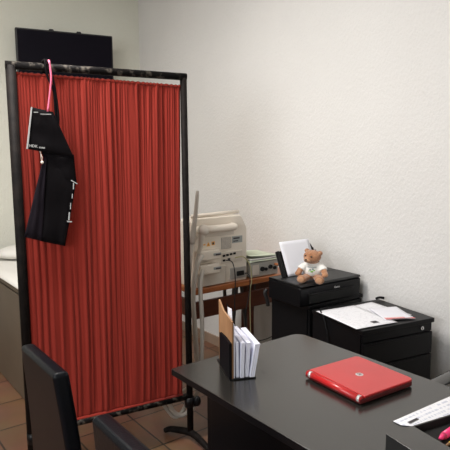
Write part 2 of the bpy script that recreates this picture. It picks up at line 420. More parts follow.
# curtain rod wire
obj('curtain_wire', tube(nb(), [(.03, 0, 1.812), (SW-.01, 0, 1.794)], .003, 8), M['steel'], sc, smooth=True)
def curtain():
    bm = nb(); NX, NZ = 420, 90
    random.seed(11)
    # irregular pleat positions
    ph = []; acc = 0
    for i in range(NX+1):
        u = i/NX
        acc += (0.95+0.8*noise.noise(Vector((u*8, 3.1, 0)))+0.5*noise.noise(Vector((u*23, 7, 0))))*2*pi*25/NX
        ph.append(acc)
    vs = {}
    for j in range(NZ+1):
        t = j/NZ                       # 0 bottom 1 top
        for i in range(NX+1):
            u = i/NX
            xl = .024+.004*sin(t*5); xr = .755 + .012*t*t - .004*(1-t)
            zt = 1.817-.017*u + .0015*noise.noise(Vector((u*40, 0, 5)))
            zb = .238+.012*u + .002*noise.noise(Vector((u*25, 0, 9)))
            z = zb+(zt-zb)*t
            w1 = noise.noise(Vector((u*14, t*1.1, 1.0)))
            w2 = noise.noise(Vector((u*48+t*2, t*4.5, 4.0)))
            x = xl+(xr-xl)*u + .006*noise.noise(Vector((u*10, t*2.2, 8)))
            a = max(.0005, .0022+.0042*noise.noise(Vector((u*12, t*1.3, 2))))
            edge = min(1, t/.03, (1-t)/.02)
            y = a*sin(ph[i]+1.9*w1) + .012*w1 + .0030*w2
            y += .0016*sin(ph[i]*2.3+w2*2)*(.35+.65*max(0, (t-.55)/.45))
            y *= (.45+.55*edge)
            vs[i, j] = bm.verts.new((x, y, z))
    for j in range(NZ):
        for i in range(NX):
            bm.faces.new((vs[i, j], vs[i+1, j], vs[i+1, j+1], vs[i, j+1]))
    # hem thickness at top: a rolled band
    return bm
co = obj('curtain', curtain(), M['red'], sc, smooth=True)
sd = co.modifiers.new('thick', 'SOLIDIFY'); sd.thickness = .0012
bm = nb(); n = 240; vs = []
for i in range(n+1):
    u = i/n; x = .032+.733*u; zt = 1.818-.017*u
    rr = .007+.0016*sin(u*230+2*sin(u*31))
    ring = [bm.verts.new((x, cos(k*pi/4)*rr*.9, zt-.004+sin(k*pi/4)*rr)) for k in range(8)]
    vs.append(ring)
for a, b in zip(vs, vs[1:]):
    for k in range(8): bm.faces.new((a[k], a[(k+1) % 8], b[(k+1) % 8], b[k]))
bm.faces.new(vs[0][::-1]); bm.faces.new(vs[-1])
obj('curtain_heading', bm, M['red'], sc, smooth=True)
bm = nb(); tube(bm, [(.035, 0, .240), (.40, -.001, .243), (.752, 0, .250)], .008, 8); obj('curtain_hem', bm, M['red'], sc, smooth=True)

# ------------------------------------------------------------ black folded fabric piece hanging on the top rail
hg = thing('hanging_bag', 'black folded fabric bag with white print hung by pink strap from the screen rail', 'bag', P(.20, 2.405), -A)
def puffy(pts, y0, y1, amp=.006, nu=14, nv=14):
    """quad patch [bl, br, tr, tl] in x,z with soft folds, given thickness"""
    bm = nb(); g = {}
    bl, br, tr, tl = [Vector((p[0], 0, p[1])) for p in pts]
    for k in (0, 1):
        for i in range(nu+1):
            for j in range(nv+1):
                u = i/nu; v = j/nv
                p = (bl*(1-u)+br*u)*(1-v)+(tl*(1-u)+tr*u)*v
                e = min(u, 1-u, v, 1-v); pf = min(1, e*8)
                w = amp*noise.noise(Vector((u*3, v*3, pts[0][0]*9)))
                y = (y0+y1)/2 + (-1 if k == 0 else 1)*abs(y1-y0)/2*(.35+.65*pf)+w
                g[k, i, j] = bm.verts.new((p.x, y, p.z))
    for i in range(nu):
        for j in range(nv):
            for k in (0, 1):
                bm.faces.new([g[k, a, b] for a, b in ((i, j), (i+1, j), (i+1, j+1), (i, j+1))])
    for i in range(nu):
        for j in (0, nv): bm.faces.new((g[0, i, j], g[0, i+1, j], g[1, i+1, j], g[1, i, j]))
    for j in range(nv):
        for i in (0, nu): bm.faces.new((g[0, i, j], g[0, i, j+1], g[1, i, j+1], g[1, i, j]))
    return bm
obj('upper_flap', puffy([(.052, 1.500), (.244, 1.462), (.165, 1.655), (.077, 1.673)], -.016, 0), M['garment'], hg, smooth=True)
obj('lower_panel', puffy([(.090, 1.105), (.192, 1.075), (.252, 1.362), (.128, 1.470)], -.006, .010), M['garment'], hg, smooth=True)
obj('lower_panel', puffy([(.155, 1.35), (.254, 1.352), (.246, 1.475), (.110, 1.488)], -.004, .010), M['garment'], hg, smooth=True)
tag(obj('side_panel', puffy([(.024, 1.128), (.096, 1.105), (.132, 1.465), (.122, 1.478)], -.010, .004), M['garment2'], hg, smooth=True), 'slightly greyer side panel')
bm = nb(); prism(bm, [(.050, 1.500), (.056, 1.499), (.082, 1.671), (.077, 1.672)], -.019, -.010, 'y')
tag(obj('white_piping', bm, M['wht'], hg), 'thin white edging')
bm = nb(); tube(bm, [(.158, -.012, 1.865), (.163, -.018, 1.80), (.155, -.016, 1.73), (.143, -.014, 1.655)], .0042, 8, smooth=4)
tube(bm, [(.158, -.012, 1.865), (.156, .03, 1.868), (.157, .055, 1.86), (.158, .068, 1.83)], .0042, 8, smooth=4)
tag(obj('pink_strap', bm, M['pink'], hg, smooth=True), 'bright pink strap')
bm = nb()
for dx in (0, .010):
    tube(bm, [(.140+dx, .068, 1.80), (.140+dx, .064, 1.862), (.141+dx, .02, 1.868), (.142+dx, -.008, 1.862), (.149+dx*2.0, -.012, 1.80), (.172+dx*.6, -.010, 1.74), (.176+dx, -.008, 1.65), (.185, -.006, 1.60)], .005, 8, smooth=4)
tag(obj('black_strap', bm, M['garment'], hg, smooth=True), 'black strap looped over the rail')
bm = nb(); tube(bm, [(.104, -.008, 1.49), (.112, -.010, 1.465), (.111, -.010, 1.452)], .0018, 6); tube(bm, [(.107, -.008, 1.49), (.108, -.01, 1.45)], .0016, 6); ball(bm, (.111, -.012, 1.443), .007)
tag(obj('drawstring', bm, M['beige'], hg, smooth=True), 'pale cord with a small bead')
rx = -12
for nm, tx, sz, x, z in (('white_lettering', 'HDK', .0155, .078, 1.511), ('white_lettering', 'FORM', .009, .112, 1.504)):
    words(nm, tx, sz, M['wht'], hg, (x, -.0195, z), (90, 5, 0), bold=.0003)
bm = nb()
bx(bm, .086, .104, -.019, -.0175, 1.6495, 1.6525, Matrix.Rotation(0, 4, 'X')); bx(bm, .112, .156, -.019, -.0175, 1.6425, 1.6455)
obj('white_lettering', bm, M['wht'], hg)
bm = nb()
def strip(bm, a, b, wd, y=-.0105):
    a = Vector((a[0], 0, a[1])); b = Vector((b[0], 0, b[1])); d = (b-a).normalized(); nn = Vector((d.z, 0, -d.x))*wd/2
    prism(bm, [((a+nn).x, (a+nn).z), ((b+nn).x, (b+nn).z), ((b-nn).x, (b-nn).z), ((a-nn).x, (a-nn).z)], y-.001, y+.004, 'y')
strip(bm, (.228, 1.364), (.254, 1.348), .004); strip(bm, (.238, 1.352), (.236, 1.325), .004); strip(bm, (.203, 1.185), (.224, 1.182), .005)
strip(bm, (.211, 1.19), (.215, 1.225), .005); strip(bm, (.231, 1.305), (.229, 1.285), .003); strip(bm, (.222, 1.265), (.220, 1.238), .003)
obj('white_bracket_print', bm, M['wht'], hg)

# ------------------------------------------------------------ desk
DZ = .74
dk = thing('office_desk', 'large black office desk carrying the red laptop', 'desk', (0, 0, 0))
def rrect(x0, x1, y0, y1, rs, n=6):
    pts = []
    for (cx, cy, a0, r) in ((x1-rs[0], y0+rs[0], -90, rs[0]), (x1-rs[1], y1-rs[1], 0, rs[1]), (x0+rs[2], y1-rs[2], 90, rs[2]), (x0+rs[3], y0+rs[3], 180, rs[3])):
        for k in range(n+1):
            a = radians(a0+90*k/n); pts.append((cx+r*cos(a), cy+r*sin(a)))
    return pts
DX0, DX1, DY0, DY1 = .912, 1.528, .22, 1.520
edge_black(obj('desktop', prism(nb(), rrect(DX0, DX1, DY0, DY1, (.04, .045, .006, .006)), DZ-.022, DZ), M['desktop'], dk, .002))
obj('end_panel', bx(nb(), 1.0, 1.47, 1.405, 1.43, 0, DZ-.022), M['black'], dk, .001)
obj('end_panel', bx(nb(), 1.0, 1.47, .31, .335, 0, DZ-.022), M['black'], dk, .001)
obj('modesty_panel', bx(nb(), .998, 1.016, .335, 1.405, .03, DZ-.022), M['black'], dk, .001)

# ------------------------------------------------------------ laptop
lp = thing('laptop', 'closed red laptop on the black desk', 'laptop', P(.998, 1.152, DZ), 0)
# hinge edge direction
d0 = P(.943, 1.372)-P(.996, 1.137); lp.rotation_euler[2] = math.atan2(d0.y, d0.x)-pi/2-radians(6)
LL, LWd = .240, .240
bm = nb(); prism(bm, rrect(0, LWd, 0, LL, (.016, .016, .004, .004)), .005, .0175)
obj('laptop_base', bm, M['laptop_d'], lp, .002)
bm = nb(); prism(bm, rrect(.018, LWd, 0, LL, (.018, .018, .003, .003)), .0180, .0265)
obj('laptop_lid', bm, M['laptop'], lp, .003, 3)
bm = nb(); tube(bm, [(.009, .004, .0165), (.009, LL-.004, .0165)], .0105, 14); obj('hinge_cover', bm, M['laptop'], lp, smooth=True)
for y in (.006, LL-.024):
    bm = nb(); tube(bm, [(.0085, y, .0165), (.0085, y+.010, .0165)], .0109, 14); tag(obj('hinge_cap', bm, M['silver'], lp, smooth=True), 'silver hinge end cap')
for x, y in ((.02, .02), (LWd-.02, .02), (.02, LL-.02), (LWd-.02, LL-.02)):
    obj('rubber_foot', disc(nb(), (x, y, .0025), .006, .005, n=12), M['plastic'], lp)
obj('logo_badge', disc(nb(), (.122, .119, .0266), .0125, .0008), M['silver'], lp)
words('logo_lettering', 'hp', .018, M['laptop_d'], lp, (.122, .119, .0272), (0, 0, 90), shear=.3, depth=.0002)

# ------------------------------------------------------------ document holder with folded papers
HL = .185
ho = thing('document_holder', 'upright brown and black board document holder on the desk', 'document holder', P(.745, 1.487, DZ), 0)
d0 = P(.788, 1.662)-P(.747, 1.48); hr = math.atan2(d0.y, d0.x)-pi/2; ho.rotation_euler[2] = hr
obj('holder_tray', bx(nb(), -.004, .085, -.006, HL, 0, .004), M['plastic'], ho, .001)
bm = nb(); prism(bm, [(-.002, .004), (HL, .004), (HL, .222), (.118, .2), (-.002, .196)], 0.004, .010, 'x')
tag(obj('back_board', bm, M['mdf'], ho, .0008), 'tall brown board')
bm = nb(); prism(bm, [(-.006, .004), (.135, .004), (.135, .118), (.06, .125), (-.006, .125)], -.006, .0035, 'x')
tag(obj('front_panel', bm, M['garment'], ho, .001), 'lower black panel')
obj('end_stop', bx(nb(), .078, .083, .02, HL-.03, .004, .03), M['plastic'], ho, .001)
def on_holder(name, label, cat, group=None):
    return thing(name, label, cat, ho.location + Vector((0, 0, .0042)), hr, group)
pw = thing('paper_sheet', 'stiff white sheet standing against the brown board of the holder', 'paper', ho.location, hr)
obj('sheet', prism(nb(), [(.0, .005), (HL-.02, .005), (HL-.02, .19), (.0, .185)], .0115, .0145, 'x'), M['env'], pw)
tg = thing('note_slip', 'small white slip sticking up behind the brown board', 'paper slip', ho.location, hr)
obj('slip', prism(nb(), [(.030, .165), (.085, .165), (.095, .218), (.040, .226)], .0148, .0156, 'x'), M['paper'], tg)
lbl = ['folded white paper nearest the brown board in the desk holder', 'second folded white paper from the board in the desk holder',
       'third folded white paper from the board, slightly fanned out', 'outermost thick folded white paper leaning right in the desk holder']
for k, (xb, xt, th, hh, yo) in enumerate(((.020, .019, .010, .118, .004), (.033, .036, .013, .117, -.002), (.048, .056, .014, .115, .002), (.064, .082, .018, .110, -.004))):
    t = on_holder('folded_paper', lbl[k], 'folded paper', 'folded white papers in the desk holder')
    bm = nb(); z0 = .0
    for m_ in range(3):          # leaves of the fold, joined along the top
        o_ = m_*th/3
        prism(bm, [(xb+o_, z0), (xb+o_+th/3*.78, z0), (xt+o_+th/3*.9, hh), (xt+o_, hh)], yo, yo+HL-.005-m_*.002, 'y')
    bx(bm, xt, xt+th, yo, yo+HL-.008, hh-.004, hh+.001)
    obj('paper_fold', bm, M['env'], t, .0008)

# ------------------------------------------------------------ note paper on the desk + black tray with pens
n0 = P(1.016, 1.039, DZ+.0008); n1 = P(1.279, 1.078)
nt = thing('handwritten_note', 'white handwritten sheet lying on the desk behind the black tray', 'paper', n0, 0)
dd = n1-n0; nt.rotation_euler[2] = math.atan2(dd.y, dd.x)
sbm = sheet_bm(.29, .085, 12, 6, zf=lambda u, v: .0012+.002*sin(u*5)*sin(v*3))
for v in sbm.verts:
    v.co.y -= .085
    if v.co.x < .012: v.co.y = v.co.y*.30
    elif v.co.x < .03: v.co.y = v.co.y*.62
obj('sheet', sbm, M['prt2'], nt, smooth=True)
bm = nb(); bx(bm, .022, .062, -.037, -.029, .0045, .005); obj('printed_heading', bm, M['dark_ink'], nt)

tr = thing('desk_tray', 'black desk tray with a broad rim and pens inside at the desk front', 'desk tray', P(.875, .918, DZ), -A)
TH = .06
bm = nb(); bx(bm, 0, .088, -.36, 0, 0, TH); bx(bm, .088, .36, -.006, 0, 0, TH); bx(bm, .088, .36, -.36, -.34, 0, TH); bx(bm, .35, .36, -.34, -.006, 0, TH)
edge_black(obj('tray_wall', bm, M['desktop'], tr, .002), M['void'])
obj('tray_bottom', bx(nb(), .088, .35, -.34, -.006, 0, .005), M['void'], tr)
def pen(name, label, cat, a, b, r, m, tip):
    t = thing(name, label, cat, (0, 0, 0)); a = Vector(a); b = Vector(b)
    t.location = tr.location; t.rotation_euler = tr.rotation_euler
    d = (b-a).normalized()
    obj('pen_barrel' if name == 'highlighter_pen' else 'pencil_barrel', tube(nb(), [a, b], r, 14 if name == 'highlighter_pen' else 6), m, t, smooth=name == 'highlighter_pen')
    obj('pen_cap' if name == 'highlighter_pen' else 'pencil_tip', tube(nb(), [a, a-d*.02], r*1.02, 14, taper=lambda t_: 1-.6*t_), tip, t, smooth=True)
pen('highlighter_pen', 'bright pink pen lying inside the black desk tray', 'pen', (.128, -.060, .0520), (.24, -.030, .0520), .0088, M['pinkp'], M['pinkp'])
pen('pencil', 'yellow pencil beside the pink pen in the black desk tray', 'pencil', (.118, -.084, .0465), (.25, -.052, .0465), .0035, M['yel'], M['mdf'])
bk = thing('notebook', 'dark notebook lying in the black desk tray under the pens', 'notebook', tr.location, -A)
obj('notebook_pages', bx(nb(), .096, .30, -.26, -.012, .008, .040), M['void'], bk, .001)
obj('notebook_cover', bx(nb(), .094, .302, -.262, -.010, .0402, .0425), M['void'], bk, .001)

# ------------------------------------------------------------ visitor chairs (backs to the camera side, facing the desk)
def visitor_chair(label, vc, first=None):
    if first is not None:
        r = first.copy(); COL.objects.link(r); r.location = (.446, vc, 0); r['label'] = label
        for ch in first.children:
            c = ch.copy(); COL.objects.link(c); c.parent = r
        return r
    t = thing('visitor_chair', label, 'chair', (.460, vc, 0), 0, 'black leatherette visitor chairs at the desk')
    Wd = .30
    # backrest: side profile leaning, extruded along y
    def back_profile(off):
        pts = []
        for k in range(9):
            s = k/8; z = .37+(.88-.37)*s
            x = .035*(1-s)+.006*sin(pi*s) + off
            pts.append((x, z))
        return pts
    f = back_profile(0); b = back_profile(.046)
    bm = nb(); prism(bm, f+b[::-1], -Wd/2, Wd/2, 'y')
    for v in bm.verts: v.co.y *= 1+.30*(.88-v.co.z)/.51
    o = obj('backrest', bm, M['leather'], t, .014, 4)
    bm = nb(); bx(bm, .075, .42, -.16, .16, .315, .38); obj('seat', bm, M['leather'], t, .02, 4)
    for y in (-.15, .15):
        obj('leg', tube(nb(), [(.14, y, .32), (.06, y, .0)], .0125, 12), M['steel'], t, smooth=True)
        obj('leg', tube(nb(), [(.40, y, .32), (.46, y, .0)], .0125, 12), M['steel'], t, smooth=True)
    bm = nb(); tube(bm, [(.13, -.15, .305), (.13, .15, .305)], .01); tube(bm, [(.40, -.15, .305), (.40, .15, .305)], .01)
    for y in (-.15, .15): tube(bm, [(.13, y, .305), (.40, y, .305)], .01)
    obj('seat_frame', bm, M['steel'], t, smooth=True)
    return t
c1 = visitor_chair('black leatherette visitor chair on the left, in front of the red screen', 1.53)
c2 = visitor_chair('black leatherette visitor chair nearest the camera, top corner seen beside the desk', .952, c1)

# ------------------------------------------------------------ office chair on the far side of the desk (arm visible at right edge)
oc = thing('office_chair', 'black armed office chair between the desk and the right wall', 'office chair', (1.86, .70, 0))
bm = nb(); prism(bm, rrect(-.20, .24, -.23, .23, (.06, .06, .08, .08)), .43, .50); obj('seat', bm, M['greyfab'], oc, .02, 3)
bm = nb(); prism(bm, [(.22, .55), (.27, .55), (.33, 1.0), (.28, 1.0)], -.21, .21, 'y'); obj('backrest', bm, M['greyfab'], oc, .02, 3)
obj('back_support', tube(nb(), [(.10, 0, .42), (.27, 0, .43), (.30, 0, .62)], .02, 10, smooth=4), M['plastic'], oc, smooth=True)
for s in (-1, 1):
    y = s*.28
    bm = nb()
    path = smooth_path([(-.335, y, .660), (-.26, y, .678), (-.15, y, .684), (-.02, y, .684), (.10, y, .68), (.18, y, .68)], 4)
    rings = []
    for i, p in enumerate(path):
        wv = .030*min(1, .55+i*.12); th = .009
        rings.append([bm.verts.new((p.x, p.y+cos(a)*wv, p.z-.012+sin(a)*th)) for a in [2*pi*k/12 for k in range(12)]])
    for a, b in zip(rings, rings[1:]):
        for k in range(12): bm.faces.new((a[k], a[(k+1) % 12], b[(k+1) % 12], b[k]))
    bm.faces.new(rings[0][::-1]); bm.faces.new(rings[-1])
    ar = obj('armrest', bm, M['desktop'], oc, smooth=True)
    obj('arm_support', tube(nb(), [(.08, y, .68), (.02, y, .55), (.02, s*.20, .45)], .014, 10, smooth=4), M['plastic'], oc, smooth=True)
obj('gas_column', tube(nb(), [(0, 0, .10), (0, 0, .43)], .025, 16), M['steel'], oc, smooth=True)
for k in range(5):
    a = 2*pi*k/5+.3
    lg = obj('base_leg', tube(nb(), [(0, 0, .11), (cos(a)*.26, sin(a)*.26, .07)], .018, 10, taper=lambda t: 1.2-.4*t), M['plastic'], oc, smooth=True)
    obj('caster', disc(nb(), (cos(a)*.26, sin(a)*.26, .027), .027, .03, 'y', 16), M['plastic'], lg)

# ------------------------------------------------------------ filing cabinets
CZ = .70
fc = thing('filing_cabinet', 'black filing cabinet topped with papers, lock at its upper right', 'filing cabinet', P(1.54, 1.773), -A)
CW, CD = .427, .375
obj('cabinet_body', bx(nb(), .0, CW, .018, CD, .03, CZ-.022), M['steel'], fc, .002)
obj('cabinet_top', bx(nb(), -.004, CW+.002, -.004, CD, CZ-.022, CZ), M['steel'], fc, .003)
obj('plinth', bx(nb(), .01, CW-.01, .03, CD-.01, 0, .03), M['plastic'], fc)
obj('lock_rail', bx(nb(), .006, CW-.006, .006, .018, CZ-.062, CZ-.025), M['steel'], fc, .001)
for z0, z1 in ((CZ-.17, CZ-.066), (.355, CZ-.175), (.045, .350)):
    d_ = obj('drawer', bx(nb(), .006, CW-.006, 0, .018, z0, z1), M['steel'], fc, .002)
    obj('drawer_grip', bx(nb(), .03, CW-.03, -.004, .0, z1-.012, z1-.004), M['plastic'], d_, .001)
bm = nb(); disc(bm, (CW-.075, .001, CZ-.040), .009, .012, 'y', 18); bx(bm, CW-.0765, CW-.0735, -.008, -.004, CZ-.046, CZ-.034)
tag(obj('lock', bm, M['chrome'], fc, .0008), 'small chrome key lock')

f2 = thing('filing_cabinet', 'plain black filing cabinet under the printer', 'filing cabinet', (1.945, 1.862, 0))
obj('cabinet_body', bx(nb(), 0, .42, 0.016, .285, .03, CZ-.02), M['steel'], f2, .002)
obj('cabinet_top', bx(nb(), -.003, .423, -.0, .287, CZ-.02, CZ), M['steel'], f2, .003)
obj('plinth', bx(nb(), .01, .41, .03, .27, 0, .03), M['plastic'], f2)
for z0, z1 in ((.40, CZ-.026), (.045, .395)):
    obj('drawer', bx(nb(), .006, .414, .001, .016, z0, z1), M['steel'], f2, .002)

# ------------------------------------------------------------ papers on the cabinet
def paper(name, label, cx, cy, rz, w_, h_, z, m, group=None, cat='paper'):
    t = thing(name, label, cat, P(cx, cy, z), rz-A, group)
    b_ = sheet_bm(w_, h_, 10, 12, zf=lambda u, v: .0008*(1+sin(u*4+v*3)))
    for v in b_.verts: v.co.x -= w_/2; v.co.y -= h_/2
    obj('sheet', b_, m, t, smooth=True); return t
paper('printed_form', 'white sheet at the far edge of the cabinet top beside the printer', 1.79, 1.975, radians(4), .215, .26, CZ+.001, M['prt1'])
p1 = paper('printed_form', 'white printed sheet with a small dark photo, nearest corner of the cabinet', 1.640, 1.945, radians(-1), .235, .31, CZ+.0035, M['prt1'])
obj('dark_stamp', bx(nb(), .005, .037, -.125, -.098, .0022, .003), M['dark_ink'], p1)
p3 = paper('printed_form', 'white form with a red printed edge at the right of the cabinet top', 1.825, 1.905, radians(-18), .15, .20, CZ+.0058, M['paper'])
bm = nb(); bx(bm, -.07, .073, -.099, -.088, .0021, .0028); tag(obj('red_border', bm, M['redink'], p3), 'red printed border')
bm = nb(); bx(bm, -.07, .03, -.086, -.072, .0021, .0028); tag(obj('pale_red_band', bm, M['pinkink'], p3), 'pale red printed band')
obj('dark_band', bx(nb(), -.04, .05, -.0995, -.0935, .0029, .0033), M['dark_ink'], p3)
# thin cable draped over the cabinet
tag(obj('printer_cable', tube(nb(), [P(1.60, 2.105, .712), P(1.55, 2.10, .712), P(1.532, 2.07, .709), P(1.530, 2.03, .66), P(1.528, 1.99, .52), P(1.528, 2.0, .3)], .0035, 8, smooth=6), M['plastic'], smooth=True),
    'thin black cable curling over the left edge of the cabinet top', 'cable')
tag(obj('thick_cable', tube(nb(), [P(1.93, 2.125, .713), P(1.955, 2.128, .715), P(1.975, 2.115, .712)], .007, 8, smooth=4), M['plastic'], smooth=True),
    'short thick black cable at the back of the cabinet against the wall', 'cable')  # only a short piece of cable, no adapter body is modelled

# ------------------------------------------------------------ printer
PX, PY = 1.889, 1.870
pr = thing('printer', 'black desktop printer on the filing cabinet with a teddy bear on top', 'printer', (PX, PY, CZ), radians(-3))
PW, PD, PH = .442, .257, .115
bm = nb(); prism(bm, [(0.006, 0), (PD, 0), (PD, PH-.012), (.02, PH-.012), (.0, PH-.02)], 0, PW, 'x')
obj('printer_body', bm, M['plastic'], pr, .006, 3)
bm = nb(); prism(bm, [(-.002, PH-.011), (PD-.075, PH-.011), (PD-.075, PH), (.006, PH)], .0, PW, 'x')
obj('scanner_lid', bm, M['plastic_r'], pr, .004, 3)
bm = nb(); bx(bm, .06, PW-.06, -.004, .004, .012, .055); obj('output_slot', bm, M['void'], pr, .001)
bm = nb(); bx(bm, .055, PW-.055, -.006, .002, .058, .062); obj('front_trim', bm, M['plastic_r'], pr)
words('printer_lettering', 'Canon', .0155, M['silver'], pr, (.255, -.0035, .075), (90, 0, 0), bold=.0004)
bm = nb(); bx(bm, .0, PW, PD-.073, PD, PH-.012, PH-.001); obj('rear_cover', bm, M['plastic'], pr, .003)
# rear paper support leaning back
RT = Matrix.Translation((.0, PD-.065, PH-.004)) @ Matrix.Rotation(radians(-24), 4, 'X')
bm = nb(); bx(bm, .045, .325, 0, .008, 0, .150, RT); bx(bm, .045, .06, -.016, 0, 0, .150, RT); bx(bm, .31, .325, -.016, 0, 0, .13, RT)
obj('paper_support', bm, M['plastic'], pr, .006, 3)
bm = nb(); disc(bm, (.272, .004, .145), .045, .008, 'y', 28)
for v in bm.verts: v.co = RT @ v.co
obj('paper_support_extension', bm, M['plastic'], pr, .002)
ps = thing('blank_paper', 'blank white sheet standing in the rear tray of the printer', 'paper', pr.location, radians(-3))
bm = sheet_bm(.218, .195, 8, 10, zf=lambda u, v: .003*sin(u*3.1))
T2 = RT @ Matrix.Translation((.080, -.006, .004)) @ Matrix.Rotation(radians(90), 4, 'X')
for v in bm.verts: v.co = T2 @ v.co
obj('sheet', bm, M['paper'], ps, smooth=True)
# connector at the printer's back left
tag(obj('cable_bundle', tube(nb(), [(1.925, 2.165, .735), (1.915, 2.170, .715), (1.925, 2.165, .68), (1.935, 2.165, .64)], .011, 8, smooth=5), M['cable_b'], smooth=True), 'black cable bundle hanging behind the left corner of the printer', 'cable')

# ------------------------------------------------------------ teddy bear
def bear_at(loc, rz):
    t = thing('teddy_bear', 'small brown teddy bear in a white shirt sitting on the printer', 'teddy bear', loc, rz)
    bm = nb()   # front is -y, sits at z=0
    ball(bm, (0, .012, .048), 1, .036, .030, .046)         # belly
    ball(bm, (0, .010, .085), 1, .026, .024, .022)         # neck
    RH = Matrix.Translation((0, .004, .12)) @ Euler((radians(4), radians(5), radians(-24))).to_matrix().to_4x4() @ Matrix.Translation((0, -.004, -.12))
    def hp(p): return RH @ Vector(p)
    ball(bm, hp((0, 0.0, .124)), 1, .036, .033, .033)        # head
    ball(bm, hp((0, -.029, .115)), 1, .019, .017, .015, R=RH.to_3x3())      # muzzle
    for s in (-1, 1):
        ball(bm, hp((s*.030, .008, .146)), 1, .012, .008, .012, R=RH.to_3x3())   # ears
        R = Euler((0, s*radians(-28), 0)).to_matrix()
        tube(bm, [(s*.026, .004, .082), (s*.044, -.010, .062), (s*.052, -.026, .044)], .0125, 12, smooth=4)
        ball(bm, (s*.053, -.030, .041), .0135)
        tube(bm, [(s*.020, .0, .020), (s*.030, -.030, .017), (s*.034, -.052, .016)], .0175, 12, smooth=4)
        ball(bm, (s*.035, -.058, .020), 1, .019, .013, .021)
    body = remesh('bear_body', bm, M['fur'], t, .0028, 4)
    tag(obj('muzzle', ball(nb(), hp((0, -.0345, .1135)), 1, .0165, .0135, .012, R=RH.to_3x3()), M['fur_l'], t, smooth=True), 'lighter brown muzzle')
    obj('nose', ball(nb(), hp((0, -.048, .1185)), 1, .0055, .004, .004), M['eye'], t, smooth=True)
    obj('mouth', tube(nb(), [hp((-.006, -.0455, .108)), hp((0, -.0485, .1105)), hp((.006, -.0455, .108))], .0008, 6, smooth=3), M['eye'], t)
    for s in (-1, 1):
        obj('eye', ball(nb(), hp((s*.0135, -.0300, .1325)), .0042), M['eye'], t, smooth=True)
        tag(obj('inner_ear', ball(nb(), hp((s*.0305, .001, .146)), 1, .0075, .003, .0075, R=RH.to_3x3()), M['fur_l'], t, smooth=True), 'lighter inner ear')
        tag(obj('foot_pad', ball(nb(), (s*.0355, -.0695, .020), 1, .0125, .0035, .014), M['fur_l'], t, smooth=True), 'lighter sole pad')
    bm = nb()
    ball(bm, (0, .012, .052), 1, .041, .035, .040); ball(bm, (0, .010, .082), 1, .031, .027, .016)
    for s in (-1, 1): tube(bm, [(s*.018, .006, .082), (s*.036, -.002, .070), (s*.046, -.012, .058)], .0175, 14, smooth=4)
    sh = remesh('shirt', bm, M['shirt'], t, .003, 3)
    for x, z, r, m in ((0.0, .052, .0062, 'green'), (.009, .058, .0045, 'green'), (-.007, .060, .0045, 'blueg'), (.004, .064, .004, 'blueg'), (-.011, .054, .003, 'green')):
        yy = .012-.035*math.sqrt(max(0, 1-(x/.041)**2-((z-.052)/.040)**2))
        obj('shirt_print', ball(nb(), (x, yy+.0005, z), 1, r, .0018, r*.8), M[m], t, smooth=True)
    obj('shirt_print', tube(nb(), [(x, .0115-.0355*math.sqrt(max(0, 1-(x/.041)**2-((.073-.052)/.040)**2)), .073+.001*sin(x*900)) for x in [-.018+.036*k/14 for k in range(15)]], .0011, 6), M['blueg'], t, smooth=True)
    return t
bear = bear_at((PX+.128, PY+.042, CZ+PH+.0005), radians(-54)); bear.scale = (1.3, 1.25, 1.04)

# ------------------------------------------------------------ wooden table with the ultrasound machine
wt = thing('wooden_table', 'brown wooden side table carrying the ultrasound machine', 'table', (1.56, 2.335, 0))
obj('tabletop', bx(nb(), 0, .76, 0, .50, .722, .753), M['wood_e'], wt, .004)
obj('apron', bx(nb(), .02, .74, .03, .052, .578, .672), M['wood_d'], wt, .002)
obj('side_rail', bx(nb(), .02, .042, .052, .47, .578, .672), M['wood_d'], wt, .002)
obj('side_rail', bx(nb(), .718, .74, .052, .47, .578, .672), M['wood_d'], wt, .002)
for x in (.012, .71):
    for y in (.012, .45):
        xl_ = .43 if (x < .1 and y < .1) else x
        obj('leg', bx(nb(), x, x+.035, y+.001, y+.036, 0, .722) if y > .1 else bx(nb(), xl_+.004, xl_+.030, .053, .085, 0, .722), M['wood_d'], wt, .002)

um = thing('ultrasound_machine', 'cream portable ultrasound machine seen from behind with cables', 'ultrasound machine', (1.572, 2.36, .753)); um.scale = (1, 1, .965)
bm = nb(); prism(bm, [(0, 0), (.365, 0), (.372, .01), (.372, .315), (.335, .385), (.32, .395), (.02, .395), (0, .375)], .0, .13, 'y')
obj('machine_body', bm, M['beige'], um, .008, 3)
bm = nb(); bx(bm, .01, .36, .13, .33, .0, .075); obj('keyboard_base', bm, M['beige'], um, .008, 3)
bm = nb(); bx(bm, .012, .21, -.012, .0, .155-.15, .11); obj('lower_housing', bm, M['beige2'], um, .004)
# handle : bar in a recess on top back
bm = nb(); tube(bm, [(.02, -.018, .335), (.02, -.035, .335), (.05, -.040, .335), (.22, -.040, .335), (.25, -.035, .335), (.25, -.008, .335)], .021, 14, smooth=4)
obj('carry_handle', bm, M['beige'], um, smooth=True)
bm = nb(); tube(bm, [(.01, .03, .405), (.33, .03, .412)], .011, 12); obj('top_lip', bm, M['beige'], um, smooth=True)
obj('handle_recess', bx(nb(), .03, .275, -.003, .0, .285, .318), M['beige2'], um, .003)
